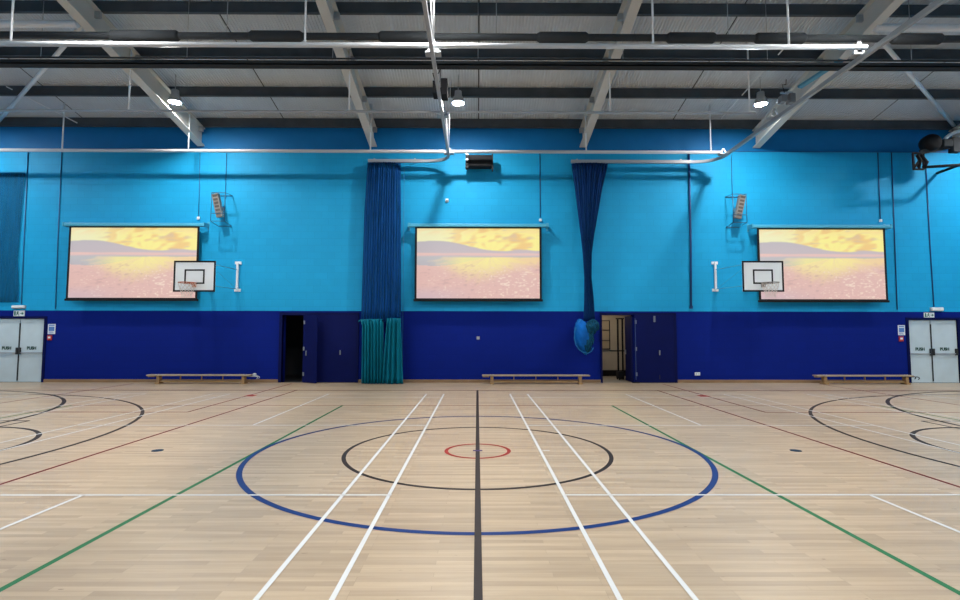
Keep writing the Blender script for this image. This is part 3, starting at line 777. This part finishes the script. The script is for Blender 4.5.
MB().tube([(4.60, 11.0, 1.0), (5.12, 11.0, 1.0)], .02, 8).build('cross_bar', M_black, t)
MB().box(4.86, 5.06, 10.8, 11.2, .04, .30).build('base_weight', M_black, t, bevel=.04)
for x in (4.9, 5.12):
    for y in (10.85, 11.15): MB().lathe((x-.015, y, .045), [(.045, 0), (.045, .03)], 12, (1, 0, 0)).build('wheel', M_black, t)

# ------------------------------------------------------------------ fire exit doors and signs
def exit_door(nm, side, x0, x1, rods):
    t = thing(nm, 'pale grey double fire exit door at the %s end of the wall' % side, 'door', ((x0+x1)/2, YW, 0), kind='structure')
    xm = (x0+x1)/2+(.0 if side == 'left' else -.06)
    f = MB(); f.box(x0-.08, x0, YW-.03, YW+.2, 0, 2.14); f.box(x1, x1+.08, YW-.03, YW+.2, 0, 2.14); f.box(x0, x1, YW-.03, YW+.2, 2.07, 2.14); f.build('door_frame', M_frame, t)
    yl = YW+.03
    for a, b, s in ((x0+.01, xm-.012, -1), (xm+.012, x1-.01, 1)):
        lf = MB().box(a, b, yl, yl+.05, .01, 2.06).build('leaf', M_doorleaf, t)
        k = MB(); k.box(a+.03, b-.03, yl-.045, yl-.015, .94, .965); k.build('push_bar', M_galv, lf)
        c = (a+b)/2
        text_part('push_lettering', 'PUSH', .135, (c, yl-.004, 1.10), M_signdark, lf, .002, .30, .006)
        k = MB(); k.box((b-.06 if s < 0 else a), (b if s < 0 else a+.06), yl-.06, yl, .90, 1.12); k.build('latch_box', M_dgrey, lf, bevel=.008)
    m = MB(); m.box(xm-.018, xm+.018, yl-.02, yl-.004, .05, 1.92); m.build('vertical_bolt', M_dgrey, t)
    if side == 'right': MB().box(x1-.10, x1-.03, yl-.06, yl, .90, 1.12).build('latch_box', M_dgrey, t, bevel=.008)
    return t
exit_door('door_3', 'left', -15.76, -14.14, 1); exit_door('door_4', 'right', 14.19, 15.81, 1)

def exit_sign(side, x0, x1, z0, z1):
    t = thing('exit_sign', 'white running man exit sign above the %s fire door' % side, 'sign', ((x0+x1)/2, YW, z0), 'exit signs over the fire doors')
    MB().box(x0, x1, YW-.025, YW, z0, z1).build('panel', M_signwhite, t)
    w, h = x1-x0, z1-z0; y0, y1 = YW-.028, YW-.025
    P_ = lambda u, v: (x0+w*u, z0+h*v)
    m = MB()
    m.prism([P_(.06, .12), P_(.20, .12), P_(.20, .88), P_(.06, .88)], y0, y1)                                # door
    m.build('door_pictogram', M_green, t)
    m = MB(); hd = [(P_(.40, .78)[0]+.022*math.cos(a), P_(.40, .78)[1]+.022*math.sin(a)) for a in [2*PI*i/10 for i in range(10)]]
    m.prism(hd, y0, y1); m.prism([P_(.31, .42), P_(.40, .38), P_(.44, .66), P_(.35, .70)], y0, y1)
    m.prism([P_(.34, .42), P_(.27, .30), P_(.22, .16), P_(.26, .14), P_(.32, .26), P_(.40, .38)], y0, y1)
    m.prism([P_(.38, .40), P_(.48, .30), P_(.47, .12), P_(.51, .12), P_(.53, .33), P_(.43, .46)], y0, y1)
    m.prism([P_(.44, .64), P_(.54, .54), P_(.52, .50), P_(.42, .58)], y0, y1); m.prism([P_(.36, .66), P_(.25, .58), P_(.26, .53), P_(.37, .60)], y0, y1)
    m.build('running_man', M_green, t)
    m = MB(); m.prism([P_(.64, .44), P_(.78, .44), P_(.78, .24), P_(.95, .50), P_(.78, .76), P_(.78, .56), P_(.64, .56)], y0, y1); m.build('arrow', M_green, t)
    return t
exit_sign('left', -15.15, -14.80, 2.135, 2.325); exit_sign('right', 14.72, 15.05, 2.135, 2.305)
for side, x0, x1, z0, z1 in (('left', -15.19, -14.77, 2.39, 2.50), ('right', 14.93, 15.33, 2.35, 2.48)):
    t = thing('emergency_light', 'white box emergency light over the %s fire door' % side, 'emergency light', ((x0+x1)/2, YW, z0), 'emergency lights over the fire doors')
    MB().box(x0, x1, YW-.03, YW, z0, z1).build('back_plate', M_galv, t); MB().box(x0+.01, x1-.01, YW-.10, YW-.03, z0+.01, z1-.01).build('diffuser', M_signwhite, t, bevel=.02)
def notice(side, x0, x1):
    t = thing('fire_notice', 'white and blue fire action notice beside the %s fire door' % side, 'notice', ((x0+x1)/2, YW, 1.56), 'fire notices')
    MB().box(x0, x1, YW-.008, YW, 1.56, 1.89).build('panel', M_signwhite, t); w = x1-x0
    m = MB(); m.box(x0+.03, x1-.03, YW-.011, YW-.008, 1.66, 1.80); m.build('blue_block', M_blueink, t)
    m = MB()
    for i in range(3): m.box(x0+.03, x1-.04-.02*i, YW-.011, YW-.008, 1.585+.022*i, 1.595+.022*i)
    m.box(x0+.03, x1-.03, YW-.011, YW-.008, 1.83, 1.865); m.build('print_lines', M_blueink, t)
    x = x0+.06
    t = thing('call_point', 'small red fire call point under the notice beside the %s fire door' % side, 'call point', (x, YW, 1.37), 'fire call points')
    MB().box(x-.05, x+.09, YW-.035, YW, 1.36, 1.52).build('box', M_red, t, bevel=.006); MB().box(x-.02, x+.06, YW-.04, YW-.035, 1.42, 1.48).build('window', M_signwhite, t)
notice('left', -14.02, -13.78); notice('right', 13.84, 14.07)

# ------------------------------------------------------------------ benches
def bench(label, x0, x1, legs, hook):
    t = thing('gym_bench', label, 'bench', ((x0+x1)/2, 9.48, 0), 'gym benches along the wall')
    MB().box(x0, x1, 9.34, 9.60, .25, .29).build('seat', M_pinetop, t, bevel=.008)
    MB().box(legs[0]-.05, legs[1]+.05, 9.44, 9.50, .045, .095).build('balance_beam', M_pine, t, bevel=.004)
    for x in legs:
        m = MB(); m.box(x-.045, x+.045, 9.39, 9.55, .04, .25); m.box(x-.06, x+.06, 9.33, 9.61, .0, .05); m.build('leg', M_pine, t, bevel=.005)
    n = 3
    for i in range(1, 4):
        x = legs[0]+(legs[1]-legs[0])*i/4; MB().box(x-.011, x+.011, 9.45, 9.49, .11, .25).build('strut', M_pine, t)
    for x in (x0+.30, x1-.2):
        for d in (-.04, .05): MB().lathe((x+d, 9.42, .29), [(.016, 0), (.016, .012), (.008, .016)], 10).build('bolt', M_chrome, t)
    s = 1 if hook[0] > x0+1 else -1
    hx = x1 if s > 0 else x0
    for y in ((9.40, 9.54) if hook[0] != 4 else ()):
        MB().tube([(hx-s*.25, y, .237), (hx+s*.14, y, .237), (hx+s*.20, y, .22), (hx+s*.21, y, .18), (hx+s*.17, y, .16)], .014, 8).build('hook', M_dgrey if s > 0 and x0 > 5 else M_galv, t)
    if hook[1]:
        MB().lathe((hx+.10, 9.40, .28), [(.06, 0), (.06, .05)], 16, (0, 1, 0)).build('wheel', M_galv, t)
    m = MB(); m.box(x0+.02, x0+.22, 9.40, 9.55, .215, .25) ; m.build('end_batten', M_pine, t)
bench('long wooden gym bench under the left screen', -10.42, -7.15, (-10.08, -7.40), (0, True))
bench('long wooden gym bench under the middle screen', .15, 3.56, (.46, 3.26), (4, False))
bench('long wooden gym bench under the right screen, near the fire door', 10.76, 13.84, (11.06, 13.66), (14, False))

# ------------------------------------------------------------------ cables, conduits and small wall fittings
def conduit(name, label, pts, r, m): tag(MB().tube(pts, r, 8).build(name, m), label, 'cable' if 'cable' in name else 'conduit')
yc = YW-.016
conduit('conduit', 'dark vertical conduit down to the left emergency light', [(-14.98, yc, 7.675), (-14.95, yc, 4.5), (-14.92, yc, 2.52)], .014, M_cond)
conduit('conduit', 'dark vertical conduit between the left screen and the left fire door', [(-13.86, yc, 7.675), (-13.84, yc, 4.5), (-13.80, yc, 2.38)], .014, M_cond)
conduit('screen_cable', 'thin cable dropping to the right end of the left screen casing', [(-9.27, yc, 7.675), (-9.25, yc, 6.3), (-9.24, yc, 5.40)], .012, M_cond)
conduit('screen_cable', 'thin cable dropping to the right end of the middle screen casing', [(2.08, yc, 7.675), (2.08, yc, 5.45)], .014, M_conddk)
conduit('screen_cable', 'dark cable dropping to the right end of the right screen casing', [(13.44, yc, 7.675), (13.42, yc, 5.40)], .015, M_conddk)
conduit('conduit', 'dark vertical conduit just right of the right screen', [(13.90, yc, 7.675), (13.87, yc, 5), (13.84, yc, 2.40)], .015, M_conddk)
conduit('conduit', 'dark vertical conduit down to the right emergency light', [(15.04, yc, 7.2), (15.04, yc, 4.5), (15.06, yc, 2.50)], .015, M_conddk)
conduit('conduit', 'thick dark blue conduit down the wall right of the gathered netting', [(7.07, yc-.022, 7.66), (7.06, yc-.022, 4.5), (7.02, yc-.022, 2.50)], .035, M_conddk)
for lab, xx, zz in (('small cable gland box above the right end of the left screen', -9.24, 5.40), ('small cable gland box above the right end of the middle screen', 2.08, 5.36), ('small cable gland box above the right end of the right screen', 13.42, 5.37)):
    tag(MB().box(xx-.04, xx+.04, YW-.05, YW, zz-.05, zz+.04).build('gland_box', M_signwhite, bevel=.01), lab, 'box')
t = thing('motion_detector', 'tiny white detector on the wall above the middle screen', 'detector', (-1.02, YW, 5.95))
MB().box(-1.07, -.97, YW-.05, YW, 5.95, 6.07).build('housing', M_signwhite, t, bevel=.015); MB().box(-1.05, -.99, YW-.06, YW-.05, 5.97, 6.01).build('lens', M_black, t)
tag(MB().box(-.03, .07, YW-.03, YW, 1.40, 1.50).build('wall_switch', M_galv, bevel=.008), 'small grey switch on the navy wall under the middle screen', 'switch')
t = thing('power_socket', 'white double power socket low on the navy wall near the lit store door', 'socket', (7.18, YW, .22))
MB().box(7.10, 7.27, YW-.03, YW, .24, .34).build('plate', M_signwhite, t, bevel=.006)
for x in (7.145, 7.225): MB().box(x-.02, x+.02, YW-.034, YW-.03, .27, .31).build('outlet', M_galv, t)
tag(MB().box(6.98, 7.08, YW-.05, YW, 2.42, 2.52).build('junction_box', M_conddk, bevel=.01), 'dark blue junction box at the foot of the thick wall conduit', 'box')

# ------------------------------------------------------------------ camera, world, view
f, pit, yaw, roll = 523.883, .062788, .0051627, -.001321
cx, cy, cz = -.008068, -7.30328, 1.615225
def cam2world(x, y, z):   # x right, y forward, z up in the camera
    c, s = math.cos(roll), math.sin(roll); x, z = c*x+s*z, -s*x+c*z
    c, s = math.cos(pit), math.sin(pit); y, z = c*y-s*z, s*y+c*z
    c, s = math.cos(yaw), math.sin(yaw); return Vector((c*x+s*y, -s*x+c*y, z))
r, fw, u = cam2world(1, 0, 0), cam2world(0, 1, 0), cam2world(0, 0, 1)
cd = bpy.data.cameras.new('camera'); cd.sensor_width = 36; cd.sensor_fit = 'HORIZONTAL'; cd.lens = f/960*36; cd.clip_start = .05; cd.clip_end = 200
co = bpy.data.objects.new('camera', cd); COL.objects.link(co)
co.matrix_world = Matrix(((r.x, u.x, -fw.x, cx), (r.y, u.y, -fw.y, cy), (r.z, u.z, -fw.z, cz), (0, 0, 0, 1)))
scene.camera = co
w = bpy.data.worlds.new('world'); scene.world = w; w.use_nodes = True
w.node_tree.nodes['Background'].inputs['Color'].default_value = (.02, .025, .03, 1)
w.node_tree.nodes['Background'].inputs['Strength'].default_value = .2
scene.view_settings.view_transform = 'Standard'; scene.view_settings.look = 'None'
scene.view_settings.exposure = 0; scene.view_settings.gamma = 1; scene.view_settings.use_curve_mapping = False
